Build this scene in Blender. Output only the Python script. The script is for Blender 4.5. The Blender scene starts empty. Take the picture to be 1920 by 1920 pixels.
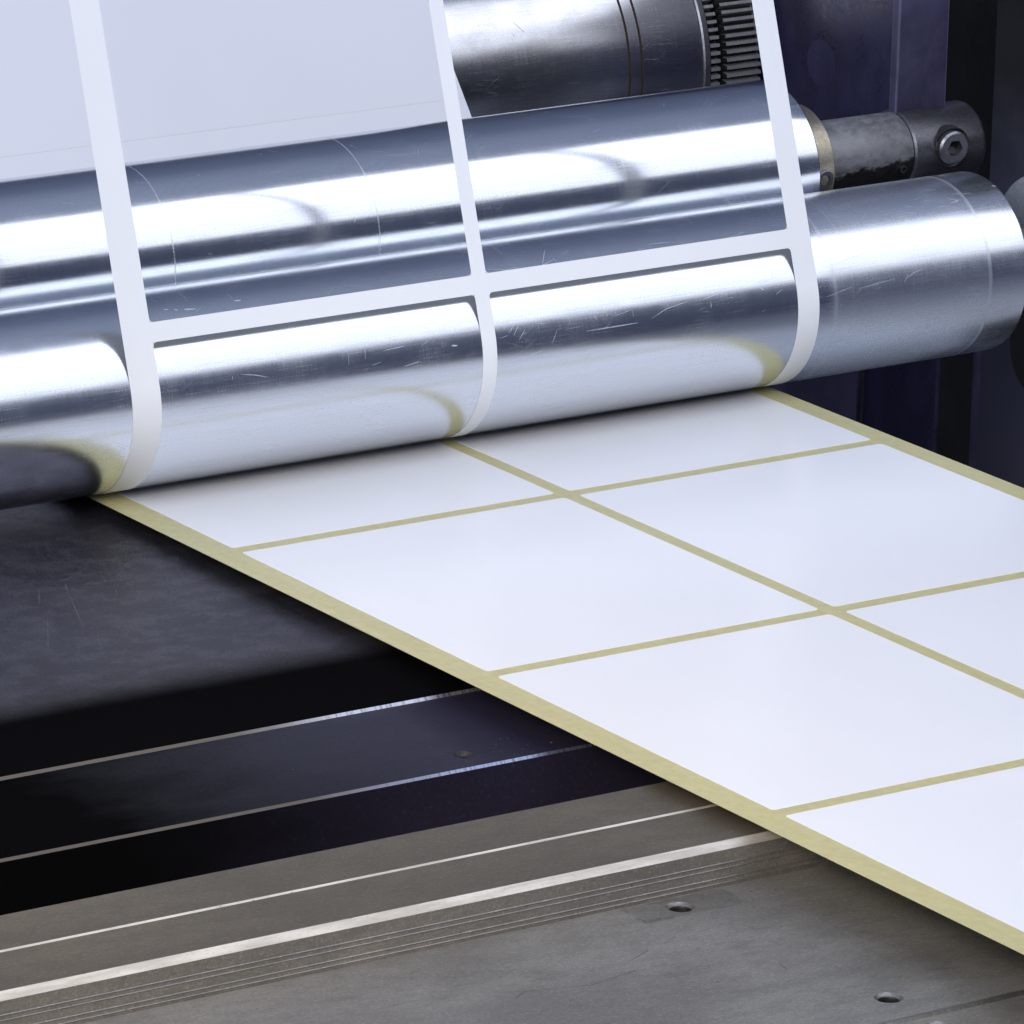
import bpy, bmesh, math, random
from mathutils import Vector
random.seed(7)
S = 0.001                      # everything below is written in millimetres
sc = bpy.context.scene
COL = sc.collection
PI = math.pi
def R(d): return math.radians(d)

# ------------------------------------------------------------------ objects
def tag(o, label=None, cat=None, group=None, kind=None):
    if label: o['label'] = label
    if cat: o['category'] = cat
    if group: o['group'] = group
    if kind: o['kind'] = kind
    return o

def thing(name, loc, label, cat, group=None):
    o = bpy.data.objects.new(name, None)
    o.empty_display_size = 0.01
    o.location = Vector(loc) * S
    COL.objects.link(o)
    return tag(o, label, cat, group)

class MB:
    """collects faces in world millimetres, with a uv in millimetres and a material slot"""
    def __init__(self): self.v = []; self.f = []; self.uv = []; self.mi = []; self.sm = []
    def face(self, pts, uvs=None, mi=0, smooth=True):
        i = len(self.v)
        self.v += [tuple(p) for p in pts]
        self.f.append(tuple(range(i, i + len(pts))))
        self.uv.append(uvs or [(p[0], p[1]) for p in pts])
        self.mi.append(mi); self.sm.append(smooth)
    def grid(self, P, UV, mi=0, smooth=True, closed=False):
        """P[i][j] points with shared vertices"""
        n, m = len(P), len(P[0]); b = len(self.v)
        for row in P: self.v += [tuple(p) for p in row]
        for i in range(n - 1):
            for j in range(m - 1):
                a = b + i*m + j
                self.f.append((a, a + 1, a + m + 1, a + m))
                self.uv.append([UV[i][j], UV[i][j+1], UV[i+1][j+1], UV[i+1][j]])
                self.mi.append(mi(i, j) if callable(mi) else mi); self.sm.append(smooth)
    def build(self, name, mats, parent=None, origin=None, sharp=None, weld=True):
        me = bpy.data.meshes.new(name)
        if parent is not None and origin is None: origin = tuple(parent.location / S) if parent.parent is None else None
        if parent is not None and parent.parent is not None:
            origin = tuple((parent.parent.location + parent.location) / S) if origin is None else origin
        if origin is None:
            xs = [p[0] for p in self.v]; ys = [p[1] for p in self.v]; zs = [p[2] for p in self.v]
            origin = ((min(xs)+max(xs))/2, (min(ys)+max(ys))/2, min(zs))
        me.from_pydata([((p[0]-origin[0])*S, (p[1]-origin[1])*S, (p[2]-origin[2])*S) for p in self.v], [], self.f)
        uvl = me.uv_layers.new(name='UVMap')
        k = 0
        for fi, uvs in enumerate(self.uv):
            for q in uvs:
                uvl.data[k].uv = q; k += 1
        for m in (mats if isinstance(mats, (list, tuple)) else [mats]): me.materials.append(m)
        for p, mi, s in zip(me.polygons, self.mi, self.sm): p.material_index = mi; p.use_smooth = s
        if weld:
            bm = bmesh.new(); bm.from_mesh(me)
            bmesh.ops.remove_doubles(bm, verts=bm.verts, dist=2e-7)
            bmesh.ops.recalc_face_normals(bm, faces=bm.faces)
            bm.to_mesh(me); bm.free()
        if sharp: me.set_sharp_from_angle(angle=R(sharp))
        o = bpy.data.objects.new(name, me)
        if parent is not None: o.parent = parent
        else: o.location = Vector(origin) * S
        COL.objects.link(o)
        return o

def lathe(mb, prof, yc, zc, n=256, mi=0, a0=-180, a1=180, caps=True, smooth=True):
    """turn a profile [(x, r)] about an axis parallel to x; angle 0 faces the camera side, 90 is up"""
    P = []; UV = []; l = 0; last = None
    for k in range(n + 1):
        a = R(a0 + (a1 - a0) * k / n)
        P.append([(x, yc - r*math.cos(a), zc + r*math.sin(a)) for x, r in prof])
        row = []; s = prof[0][0]
        rr = max(r for x, r in prof)
        for i, (x, r) in enumerate(prof):
            if i: s += math.hypot(x - prof[i-1][0], r - prof[i-1][1])
            row.append((s, a * rr))
        UV.append(row)
    mb.grid(P, UV, mi, smooth)

def prism(mb, prof, x0, x1, mi=None, caps=True, nx=1, smooth=False):
    """sweep a closed (y, z) outline along x"""
    n = len(prof); l = 0
    for i in range(n):
        a, b = prof[i], prof[(i+1) % n]
        d = math.hypot(b[0]-a[0], b[1]-a[1])
        m = mi[i] if mi else 0
        mb.face([(x0, *a), (x1, *a), (x1, *b), (x0, *b)], [(x0, l), (x1, l), (x1, l+d), (x0, l+d)], m, smooth)
        l += d
    if caps:
        mb.face([(x0, *p) for p in prof], [p for p in prof], 0, False)
        mb.face([(x1, *p) for p in reversed(prof)], [p for p in reversed(prof)], 0, False)

def box(mb, x0, x1, y0, y1, z0, z1, mi=0, bev=0.0, bmi=None):
    if bev <= 0:
        c = [(x0,y0,z0),(x1,y0,z0),(x1,y1,z0),(x0,y1,z0),(x0,y0,z1),(x1,y0,z1),(x1,y1,z1),(x0,y1,z1)]
        for q in [(0,3,2,1),(4,5,6,7),(0,1,5,4),(1,2,6,5),(2,3,7,6),(3,0,4,7)]:
            p = [c[i] for i in q]
            ax = 0 if max(t[0] for t in p)-min(t[0] for t in p) > 1e-6 else 1
            ay = 2 if max(t[2] for t in p)-min(t[2] for t in p) > 1e-6 else 1
            mb.face(p, [(t[ax], t[ay]) for t in p], mi, False)
        return
    b = bev
    bm = bmesh.new()
    bmesh.ops.create_cube(bm, size=1)
    for v in bm.verts:
        v.co = ((x0+x1)/2 + v.co.x*(x1-x0), (y0+y1)/2 + v.co.y*(y1-y0), (z0+z1)/2 + v.co.z*(z1-z0))
    bmesh.ops.bevel(bm, geom=list(bm.edges), offset=b, segments=2, affect='EDGES', profile=0.5)
    for f in bm.faces:
        p = [tuple(v.co) for v in f.verts]
        n = f.normal
        ax, ay = (1, 2) if abs(n.x) > .7 else ((0, 2) if abs(n.y) > .7 else (0, 1))
        mb.face(p, [(t[ax], t[ay]) for t in p], bmi if bmi is not None and max(abs(n.x), abs(n.y), abs(n.z)) < .95 else mi, True)
    bm.free()

# ------------------------------------------------------------------ materials
class NT:
    def __init__(self, name):
        self.m = bpy.data.materials.new(name); self.m.use_nodes = True
        self.t = self.m.node_tree; self.n = self.t.nodes; self.b = self.n['Principled BSDF']
        self.uv = self.n.new('ShaderNodeTexCoord').outputs['UV']
    def link(self, a, b): self.t.links.new(a, b)
    def mp(self, sx, sy, rot=0, off=(0, 0)):
        k = self.n.new('ShaderNodeMapping'); k.inputs['Scale'].default_value = (sx, sy, 1)
        k.inputs['Rotation'].default_value = (0, 0, R(rot)); k.inputs['Location'].default_value = (off[0], off[1], 0)
        self.link(self.uv, k.inputs['Vector']); return k.outputs[0]
    def noise(self, sx, sy, detail=3, rough=.55, rot=0, off=(0, 0), dist=0):
        if rot:                      # rotate first, then stretch
            k = self.n.new('ShaderNodeVectorRotate'); k.rotation_type = 'Z_AXIS'; k.inputs['Angle'].default_value = R(rot)
            self.link(self.uv, k.inputs['Vector'])
            m = self.n.new('ShaderNodeMapping'); m.inputs['Scale'].default_value = (sx, sy, 1); m.inputs['Location'].default_value = (off[0], off[1], 0)
            self.link(k.outputs[0], m.inputs['Vector']); v = m.outputs[0]
        else: v = self.mp(sx, sy, 0, off)
        t = self.n.new('ShaderNodeTexNoise'); t.noise_dimensions = '2D'
        t.inputs['Scale'].default_value = 1; t.inputs['Detail'].default_value = detail; t.inputs['Roughness'].default_value = rough
        t.inputs['Distortion'].default_value = dist
        self.link(v, t.inputs['Vector']); return t.outputs['Fac']
    def rng(self, v, a, b, c=0., d=1., smooth=True):
        k = self.n.new('ShaderNodeMapRange'); k.interpolation_type = 'SMOOTHSTEP' if smooth else 'LINEAR'
        for i, q in zip(('From Min', 'From Max', 'To Min', 'To Max'), (a, b, c, d)): k.inputs[i].default_value = q
        self.link(v, k.inputs['Value']); return k.outputs[0]
    def math(self, op, a, b=0., clamp=False):
        k = self.n.new('ShaderNodeMath'); k.operation = op; k.use_clamp = clamp
        for i, q in enumerate((a, b)):
            if isinstance(q, (int, float)): k.inputs[i].default_value = q
            else: self.link(q, k.inputs[i])
        return k.outputs[0]
    def mix(self, f, a, b):
        k = self.n.new('ShaderNodeMix'); k.data_type = 'RGBA'
        if isinstance(f, (int, float)): k.inputs[0].default_value = f
        else: self.link(f, k.inputs[0])
        for i, q in ((6, a), (7, b)):
            if isinstance(q, tuple): k.inputs[i].default_value = (*q, 1)
            else: self.link(q, k.inputs[i])
        return k.outputs[2]
    def sep(self):
        k = self.n.new('ShaderNodeSeparateXYZ'); self.link(self.uv, k.inputs[0]); return k.outputs[0], k.outputs[1]
    def band(self, c, u0, w, soft=.4):
        """1 inside |c-u0| < w"""
        d = self.math('ABSOLUTE', self.math('SUBTRACT', c, u0))
        return self.rng(d, w, w + soft, 1, 0)
    def set(self, **k):
        names = dict(col='Base Color', rough='Roughness', metal='Metallic', spec='Specular IOR Level', aniso='Anisotropic',
                     sub='Subsurface Weight', coat='Coat Weight', coatr='Coat Roughness', trans='Transmission Weight')
        for a, v in k.items():
            s = self.b.inputs[names[a]]
            if isinstance(v, (int, float)): s.default_value = v
            elif isinstance(v, tuple): s.default_value = (*v, 1)
            else: self.link(v, s)
    def bump(self, h, dist, strength=1.):
        k = self.n.new('ShaderNodeBump'); k.inputs['Distance'].default_value = dist * S; k.inputs['Strength'].default_value = strength
        self.link(h, k.inputs['Height']); self.link(k.outputs[0], self.b.inputs['Normal'])

def aluminium(name, haze_bands=(), base=(.80, .83, .88), r0=.10, cloud=.0, seed=0., grime=0.):
    """turned aluminium; u runs along the roller and v round it"""
    m = NT(name); u, v = m.sep()
    turn = m.noise(5.0, .035, 3, .6, off=(seed, 0))         # lathe rings
    wipe = m.noise(.06, 2.2, 4, .6, off=(0, seed))          # wiping marks along the axis
    cl = m.noise(.05, .07, 5, .62, off=(seed, seed))        # cloudy haze
    fine = m.noise(2.2, 2.2, 4, .7)
    r = m.math('ADD', m.rng(turn, .3, .75, 0, .05), m.rng(wipe, .45, .75, 0, .05))
    r = m.math('ADD', r, m.rng(cl, .42, .7, 0, .025 + cloud))
    hz = None
    for u0, w, s, k in haze_bands:
        b = m.math('MULTIPLY', m.band(u, u0, w, s), k)
        hz = b if hz is None else m.math('MAXIMUM', hz, b)
    r = m.math('ADD', r, r0)
    if hz is not None: r = m.math('ADD', r, m.math('MULTIPLY', hz, .35))
    m.set(metal=1., rough=r)
    c = m.mix(m.rng(fine, .35, .7), tuple(x*.88 for x in base), base)
    c = m.mix(m.rng(wipe, .35, .65, 0, .22), c, tuple(x*.78 for x in base))
    # fine crossing scratches
    sc1 = m.noise(.05, 7, 2, .5, rot=24, off=(seed, 1)); sc2 = m.noise(.06, 6, 2, .5, rot=-33, off=(seed, 5)); sc3 = m.noise(.045, 6, 2, .5, rot=4, off=(seed, 9))
    mk = m.rng(m.noise(.045, .06, 3, .6, off=(seed+3, 2)), .5, .66)
    f = m.math('MAXIMUM', m.math('MAXIMUM', m.rng(sc1, .70, .76), m.rng(sc2, .70, .76)), m.rng(sc3, .69, .76))
    f = m.math('MULTIPLY', m.math('MULTIPLY', f, mk), .30)
    if hz is not None: f = m.math('MAXIMUM', f, m.math('MULTIPLY', hz, .5))
    if grime:
        f2 = m.math('MULTIPLY', m.rng(cl, .40, .62), grime)
        c = m.mix(f2, c, (.10, .09, .085))
    m.set(col=c)
    # scattering film of scratches
    d = m.n.new('ShaderNodeBsdfDiffuse'); d.inputs['Color'].default_value = (.62, .66, .74, 1)
    mx = m.n.new('ShaderNodeMixShader'); m.link(f, mx.inputs[0]); m.link(m.b.outputs[0], mx.inputs[1]); m.link(d.outputs[0], mx.inputs[2])
    m.link(mx.outputs[0], m.n['Material Output'].inputs['Surface'])
    m.bump(turn, .006, .25)
    return m.m

def scratch_metal():
    m = NT('scratched_bright_metal'); m.set(col=(.66, .70, .80), metal=.6, rough=.42); return m.m

def steel(name, col, rough=.4, metal=.7, var=.2, grain=.3, dirt=(.05, .045, .04), dirtk=.3, along=True, stain=None):
    m = NT(name)
    g = m.noise(.25 if along else 5.0, 5.0 if along else .25, 4, .7)
    cl = m.noise(.016, .03, 6, .6, off=(4, 2)); sp = m.noise(1.6, 1.6, 5, .8)
    smear = m.noise(.05, .16, 6, .68, rot=14, dist=.25, off=(1, 6)); pit = m.noise(.35, .5, 3, .6, off=(8, 3))
    c = m.mix(m.rng(cl, .3, .7), tuple(x*(1-var) for x in col), tuple(x*(1+var*.5) for x in col))
    c = m.mix(m.rng(g, .3, .72, 0, grain), c, tuple(x*.6 for x in col))
    c = m.mix(m.rng(smear, .56, .80, 0, dirtk), c, dirt)
    c = m.mix(m.rng(sp, .46, .60, 0, .42), c, tuple(x*.45 for x in col))
    mid = m.noise(.10, .22, 6, .75, off=(9, 4)); c = m.mix(m.rng(mid, .42, .62, 0, .40), c, tuple(x*.55 for x in col))
    lit = m.noise(.8, 1.1, 4, .75, off=(6, 7)); c = m.mix(m.rng(lit, .56, .66, 0, .30), c, tuple(min(.8, x*1.7) for x in col))
    c = m.mix(m.rng(pit, .735, .78, 0, .6), c, dirt)
    if stain:                                   # outline of a part that used to be clamped here
        u, v = m.sep(); u0, u1, v0, v1 = stain; wob = m.math('MULTIPLY', m.math('SUBTRACT', pit, .5), 2.2)
        du = m.math('SUBTRACT', m.math('ABSOLUTE', m.math('SUBTRACT', u, (u0+u1)/2)), (u1-u0)/2)
        dv = m.math('SUBTRACT', m.math('ABSOLUTE', m.math('SUBTRACT', v, (v0+v1)/2)), (v1-v0)/2)
        d = m.math('ADD', m.math('MAXIMUM', du, dv), wob)
        inside = m.rng(d, -.5, .4, .28, 0); rim = m.math('MULTIPLY', m.rng(m.math('ABSOLUTE', d), .15, .9, .6, 0), m.rng(smear, .35, .6))
        c = m.mix(m.math('MAXIMUM', inside, rim), c, (.055, .052, .048))
    m.set(col=c, metal=metal, rough=m.math('ADD', m.rng(g, .3, .7, 0, .10), m.rng(cl, .35, .7, rough-.04, rough+.06)))
    m.bump(g, .008, .3)
    return m.m

def paint(name, col, rough=.35, speck=.25, spec=.5):
    m = NT(name)
    a = m.noise(.8, .8, 6, .7); b = m.noise(.03, .022, 5, .65, off=(7, 1)); d = m.noise(.09, .05, 5, .7, off=(2, 2)); sc_ = m.noise(.05, 2.6, 3, .6, rot=70)
    c = m.mix(m.rng(b, .25, .75), tuple(x*.65 for x in col), tuple(x*1.4 for x in col))
    c = m.mix(m.rng(d, .45, .75, 0, .28), c, (col[0]*2.0, col[1]*1.9, col[2]*1.8))
    c = m.mix(m.rng(a, .60, .80, 0, speck), c, (.17, .165, .23))
    c = m.mix(m.rng(sc_, .68, .82, 0, .22), c, (.13, .13, .19))
    m.set(col=c, rough=m.math('ADD', m.rng(a, .3, .7, rough - .06, rough + .08), m.rng(d, .3, .7, -.04, .08)), spec=spec)
    m.bump(a, .008, .2)
    return m.m

def paper(name, col, rough=.30, spec=.5):
    m = NT(name)
    a = m.noise(.02, .02, 3, .5); b = m.noise(1.5, 1.5, 4, .7); st = m.noise(.02, .5, 3, .5)
    c = m.mix(m.rng(a, .2, .8, 0, .6), col, tuple(x*.97 for x in col))
    m.set(col=c, rough=rough, spec=spec)
    wv = m.noise(.022, .012, 2, .5, off=(2, 6))
    m.bump(wv, .35, .6)
    return m.m

def liner_mat():
    m = NT('yellow_glassine')
    a = m.noise(.35, .35, 5, .65, dist=.4); st = m.noise(.5, .02, 3, .6)
    c = m.mix(m.rng(a, .2, .8), (.50, .465, .235), (.575, .54, .30))
    c = m.mix(m.rng(st, .35, .7, 0, .25), c, (.44, .41, .20))
    m.set(col=c, rough=.34, spec=.5)
    m.bump(a, .02, .25)
    return m.m

M = {}
M['alu_low'] = aluminium('scratched_aluminium', [(280.6, .25, .8, .32), (226.5, .15, 1.2, .25), (253, 26, 4, .13), (288, 5, 3, .06), (232.5, .1, .9, .18)], seed=1.3, cloud=.02, r0=.172)
M['alu_up'] = aluminium('polished_aluminium', [(108.6, .05, .35, .3), (43.7, .05, .35, .3)], seed=8.1, r0=.125)
M['alu_end'] = aluminium('faced_aluminium', seed=4.4, r0=.24)
M['scratch'] = scratch_metal()
M['die'] = aluminium('die_steel', base=(.68, .68, .71), r0=.19, seed=3.7, grime=.12)
M['die_dark'] = steel('oiled_steel', (.20, .19, .19), .35, .9)
M['groove'] = steel('rusty_groove', (.10, .075, .055), .6, .3)
M['gear'] = steel('gear_steel', (.50, .495, .51), .42, .6, .25, .5)
M['gear_dark'] = steel('gear_gap', (.015, .014, .014), .6, .2)
M['bronze'] = steel('bronze', (.46, .41, .32), .36, .9, .3, .4, (.16, .10, .06), .6, along=False)
M['screw'] = steel('screw_steel', (.27, .27, .295), .33, .85, .15, .2)
M['shaft_paint'] = None
M['dark_collar'] = steel('blackened_steel', (.15, .15, .17), .3, .8, .3, .3)
M['paper'] = paper('white_label_paper', (.845, .865, .915), .24, .5)
M['stock'] = paper('white_face_stock', (.73, .74, .80), .5, .25)
M['matrix'] = paper('white_matrix_paper', (.93, .94, .965), .5, .3)
_t = M['matrix'].node_tree; _tr = _t.nodes.new('ShaderNodeBsdfTranslucent'); _tr.inputs['Color'].default_value = (.95, .96, .99, 1)
_mx = _t.nodes.new('ShaderNodeMixShader'); _mx.inputs[0].default_value = .14
_t.links.new(_t.nodes['Principled BSDF'].outputs[0], _mx.inputs[1]); _t.links.new(_tr.outputs[0], _mx.inputs[2]); _t.links.new(_mx.outputs[0], _t.nodes['Material Output'].inputs['Surface'])
M['liner'] = liner_mat()
def plate_mat():
    m = NT('charcoal_plate'); u, v = m.sep()
    a = m.noise(.8, .8, 6, .75); b = m.noise(.022, .03, 5, .65, off=(7, 1)); n = m.noise(.05, .05, 4, .6, off=(2, 9)); st = m.noise(.05, .9, 4, .6, rot=65)
    c = m.mix(m.rng(b, .25, .75), (.060, .057, .075), (.096, .091, .116))
    c = m.mix(m.rng(a, .46, .60, 0, .55), c, (.14, .14, .17))
    md_ = m.noise(.09, .12, 6, .72, off=(1, 3)); c = m.mix(m.rng(md_, .44, .62, 0, .45), c, (.17, .17, .205))
    c = m.mix(m.rng(m.noise(1.7, 1.7, 4, .8, off=(5, 5)), .50, .60, 0, .5), c, (.010, .010, .012))
    c = m.mix(m.rng(st, .64, .82, 0, .18), c, (.11, .11, .13))
    # dark reflection and light falloff painted black along front and left front corner
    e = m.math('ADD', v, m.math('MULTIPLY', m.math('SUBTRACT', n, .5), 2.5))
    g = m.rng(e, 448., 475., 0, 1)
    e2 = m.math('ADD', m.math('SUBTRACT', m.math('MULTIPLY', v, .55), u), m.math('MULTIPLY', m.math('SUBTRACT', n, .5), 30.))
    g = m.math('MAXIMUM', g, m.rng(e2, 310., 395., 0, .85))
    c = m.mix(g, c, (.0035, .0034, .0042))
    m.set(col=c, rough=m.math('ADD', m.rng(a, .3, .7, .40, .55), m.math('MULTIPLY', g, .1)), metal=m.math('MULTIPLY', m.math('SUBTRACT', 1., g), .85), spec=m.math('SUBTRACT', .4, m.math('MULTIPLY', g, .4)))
    m.bump(a, .008, .2)
    return m.m
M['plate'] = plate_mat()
def slat_mat():
    m = NT('blued_slat'); u, v = m.sep()
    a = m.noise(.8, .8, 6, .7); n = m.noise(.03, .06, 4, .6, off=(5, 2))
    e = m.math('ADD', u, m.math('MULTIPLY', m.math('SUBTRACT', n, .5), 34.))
    g = m.rng(e, -120., 10., 0, 1)  # light falloff put into the colour: black at left, violet glow near the web
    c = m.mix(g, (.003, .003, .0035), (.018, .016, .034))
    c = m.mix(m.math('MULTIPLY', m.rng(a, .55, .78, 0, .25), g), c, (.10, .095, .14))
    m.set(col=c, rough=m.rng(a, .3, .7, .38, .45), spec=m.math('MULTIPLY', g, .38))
    m.bump(a, .006, .2)
    return m.m
def worn_lit_edge(name, bright, dull, ua, ub):
    m = NT(name); u, v = m.sep()
    t = m.noise(1.1, .05, 4, .75); n = m.noise(.05, .05, 3, .6)
    g = m.rng(m.math('ADD', u, m.math('MULTIPLY', m.math('SUBTRACT', n, .5), 40.)), ua, ub, 0, 1)  # brightens to the right: light falloff put into the worn edge colour
    c = m.mix(g, dull, bright)
    c = m.mix(m.math('MULTIPLY', m.rng(t, .5, .62, 0, .75), g), c, tuple(x*.25 for x in bright))
    m.set(col=c, metal=m.math('MULTIPLY', g, .85), rough=.42, spec=.25)
    return m.m
M['slat'] = slat_mat()
M['wear_lit1'] = worn_lit_edge('worn_lit_front_edge', (.46, .48, .56), (.085, .078, .07), -70, -5)
M['wear_lit2'] = worn_lit_edge('worn_lit_slat_edge', (.26, .29, .42), (.07, .065, .06), -80, -10)
def bright_edge():
    m = NT('bare_edge'); n = m.noise(.04, .3, 5, .6); f = m.noise(.9, 1.4, 4, .7)
    c = m.mix(m.rng(n, .35, .65), (.40, .385, .35), (.54, .525, .49)); c = m.mix(m.rng(f, .55, .70, 0, .35), c, (.28, .26, .23))
    m.set(col=c, metal=.45, rough=.48); return m.m
M['edge'] = bright_edge()
M['edge_dull'] = steel('dull_edge', (.30, .295, .29), .40, .75, .3, .5, along=False)
M['bar'] = steel('machined_steel', (.175, .158, .125), .42, .45, .18, .3)
M['rib'] = steel('milled_steel', (.28, .27, .25), .42, .45, .15, .35)
M['base'] = steel('worn_base_steel', (.262, .263, .256), .42, .42, .2, .35, (.08, .07, .055), .45, stain=(-36.5, -9.5, -309.6, -300.4))
M['worn'] = steel('stained_steel', (.19, .185, .17), .5, .35, .3, .35, dirtk=.6)
M['frame'] = paint('dark_blue_paint', (.020, .018, .052), .33, .10)
M['frame2'] = paint('violet_paint', (.046, .042, .088), .40, .14)
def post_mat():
    m = NT('shade_graded_paint'); u, v = m.sep(); a = m.noise(.8, .8, 6, .7); n = m.noise(.05, .04, 5, .65)
    g = m.rng(m.math('ADD', v, m.math('MULTIPLY', m.math('SUBTRACT', n, .5), 22.)), 22., 66., 1, 0)  # light gradient painted in: black above, blue below
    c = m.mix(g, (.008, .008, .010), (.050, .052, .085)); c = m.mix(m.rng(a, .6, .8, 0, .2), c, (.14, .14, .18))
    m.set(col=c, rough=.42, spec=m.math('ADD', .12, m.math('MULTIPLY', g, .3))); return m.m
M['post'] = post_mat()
M['edge_violet'] = paint('chipped_violet_edge', (.11, .105, .18), .45, .3)
M['black'] = paint('black_void_paint', (.006, .006, .008), .6, .05)
M['scuff'] = paint('pale_scuff', (.060, .060, .072), .5, .2)
M['tray'] = steel('pale_tray_steel', (.46, .49, .56), .4, .4, .1, .2)
M['dust'] = paper('paper_dust', (.6, .62, .68))

def shaft_mat():
    m = NT('greasy_shaft'); u, v = m.sep()
    a = m.noise(.22, .30, 7, .72, dist=.3); b = m.noise(.12, .12, 4, .6, off=(3, 3)); s = m.noise(.08, 1.2, 4, .6)
    c = m.mix(m.rng(a, .25, .78), (.20, .20, .21), (.30, .305, .325))
    c = m.mix(m.rng(s, .55, .75, 0, .3), c, (.15, .15, .16))
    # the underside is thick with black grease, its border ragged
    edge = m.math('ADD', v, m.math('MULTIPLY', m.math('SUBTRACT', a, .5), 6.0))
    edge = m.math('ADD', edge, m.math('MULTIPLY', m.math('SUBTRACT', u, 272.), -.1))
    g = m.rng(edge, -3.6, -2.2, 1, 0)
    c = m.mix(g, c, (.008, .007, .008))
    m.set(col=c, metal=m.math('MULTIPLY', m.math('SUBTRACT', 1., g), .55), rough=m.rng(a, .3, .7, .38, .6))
    m.bump(a, .25, .5)
    return m.m
M['shaft'] = shaft_mat()

# ------------------------------------------------------------------ measurements (mm)
MX = [0.0, 8.733, 108.733, 113.321, 213.321, 220.600]     # liner edge, label A, gutter, label B, liner edge
LH, GY, Y1 = 112.247, 4.491, -61.003                       # label length, gutter, near edge of the first row
RR = 25.75; ZR = RR + .60                                  # lower (peeling) roller
TH = 1.894                                                 # where the waste leaves the roller
UY, UZ, UR = 46.5, 48.63, 25.0                             # upper roller
DY, DZ, DR = 215.0, 42.75, 42.0                            # die cylinder

# ------------------------------------------------------------------ label web: liner
def rounded(x0, x1, y0, y1, r, n=5):
    pts = []
    for cx, cy, a in ((x1-r, y1-r, 0), (x0+r, y1-r, 90), (x0+r, y0+r, 180), (x1-r, y0+r, 270)):
        for k in range(n + 1):
            t = R(a + 90*k/n); pts.append((cx + r*math.cos(t), cy + r*math.sin(t)))
    return pts

SH = R(50.897)                       # climb of the web beyond the rollers
ys0, zs0 = 148.284, 46.094
ybend = ys0 - zs0/math.tan(SH)       # where the climbing web meets the table level
TOP = 82.
base_s = math.hypot(ys0 - ybend, zs0)
def web_path(off, s0, s1, rb=12., step=3.):
    """points (y, z) of the web path at distance off above its own level, from y = s0 up to distance s1 on the climb"""
    t = rb*math.tan(SH/2)
    pts = [(s0, off)]
    c = (ybend - t, rb)
    for k in range(13):
        a = SH*k/12
        r = rb - off
        pts.append((c[0] + r*math.sin(a), c[1] - r*math.cos(a)))
    n = (-math.sin(SH), math.cos(SH))
    e = (ybend + math.cos(SH)*s1, math.sin(SH)*s1)
    pts.append((e[0] + n[0]*off, e[1] + n[1]*off))
    return pts
def sheet(mb, path, x0, x1, mi=0):
    l = 0; P = []; UV = []
    for i, p in enumerate(path):
        if i: l += math.hypot(p[0]-path[i-1][0], p[1]-path[i-1][1])
        P.append([(x0, *p), (x1, *p)]); UV.append([(x0, l), (x1, l)])
    mb.grid(P, UV, mi, True)
mb = MB()
pl = web_path(0., -760, base_s + TOP)
for k in range(1, 11):
    a = SH*(1 - k/10); q = pl[-1]; pl.append((q[0] + 3*math.cos(a), q[1] + 3*math.sin(a)))
pl.append((pl[-1][0] + 90, pl[-1][1]))
seg = [pl[0]] + [(-760 + k*38, 0.) for k in range(1, 21)] + pl[1:]
sheet(mb, seg, MX[0], MX[5])
liner = mb.build('label_liner', M['liner'], origin=(110, -60, 0))
tag(liner, 'long yellow glassine backing liner running under the lower roller with white labels on it', 'liner')

# labels: every one lies on the liner by itself
rows = ['half hidden beneath the lower roller', 'in the second row from the roller', 'in the third row from the roller', 'in the fourth row from the roller', 'in the fifth row from the roller', 'in the sixth row from the roller']
cols = [('left', 1, 2), ('right', 3, 4)]
for r in range(5):
    for cn, a, b in cols:
        if r == 4 and cn == 'right': continue
        y1 = Y1 + LH - r*(LH + GY); y0 = y1 - LH
        jx, jy = random.uniform(-.06, .06), random.uniform(-.05, .05)
        pts = rounded(MX[a]+jx, MX[b]+jx, y0+jy, y1+jy, 1.0)
        mb = MB()
        z0, z1 = .003, .075
        mb.face([(x, y, z1) for x, y in pts], [(x + r*13, y) for x, y in pts], 0, False)
        mb.face([(x, y, z0) for x, y in reversed(pts)], None, 0, False)
        for i in range(len(pts)):
            p, q = pts[i], pts[(i+1) % len(pts)]
            mb.face([(*p, z0), (*q, z0), (*q, z1), (*p, z1)], [(p[0], p[1])]*4, 0, False)
        o = mb.build('label', M['paper'])
        tag(o, 'blank white label in the %s column, %s' % (cn, rows[r]), 'label', 'blank white labels on the yellow liner')

# ------------------------------------------------------------------ waste matrix peeled up round the lower roller
def mpath(s):
    """(y, z) at distance s along the peeled waste; s = 0 is the nip"""
    r = RR + .05
    if s <= 0:                     # the waste lifts off the liner a little before the nip
        t = min(1., -s/16.); return (-s, .02 + (ZR - r - .02)*(1 - t)**2*(1 + 2*t) if t < 1 else .02)
    if s <= r*TH:
        a = s/r; return (-r*math.sin(a), ZR - r*math.cos(a))
    d = s - r*TH
    return (-r*math.sin(TH) - math.cos(TH)*d, ZR - r*math.cos(TH) + math.sin(TH)*d)
S1 = (RR+.05)*TH + 10.965; S2 = S1 + 5.21
bars = [(-55.7, -51.25), (S1, S2), (S2 + LH, S2 + LH + 4.6)]
smax = 262.
cuts = {-55.7, 0.0, (RR+.05)*TH, smax}
for a, b in bars: cuts |= {a, b}
cuts |= {-1., -2., -4., -6., -8., -10., -12., -14., -16.}
s_ = 0.0
while s_ < (RR+.05)*TH: cuts.add(round(s_, 4)); s_ += .55
rf = 1.1
mb = MB()
cs = sorted(cuts)
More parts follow.
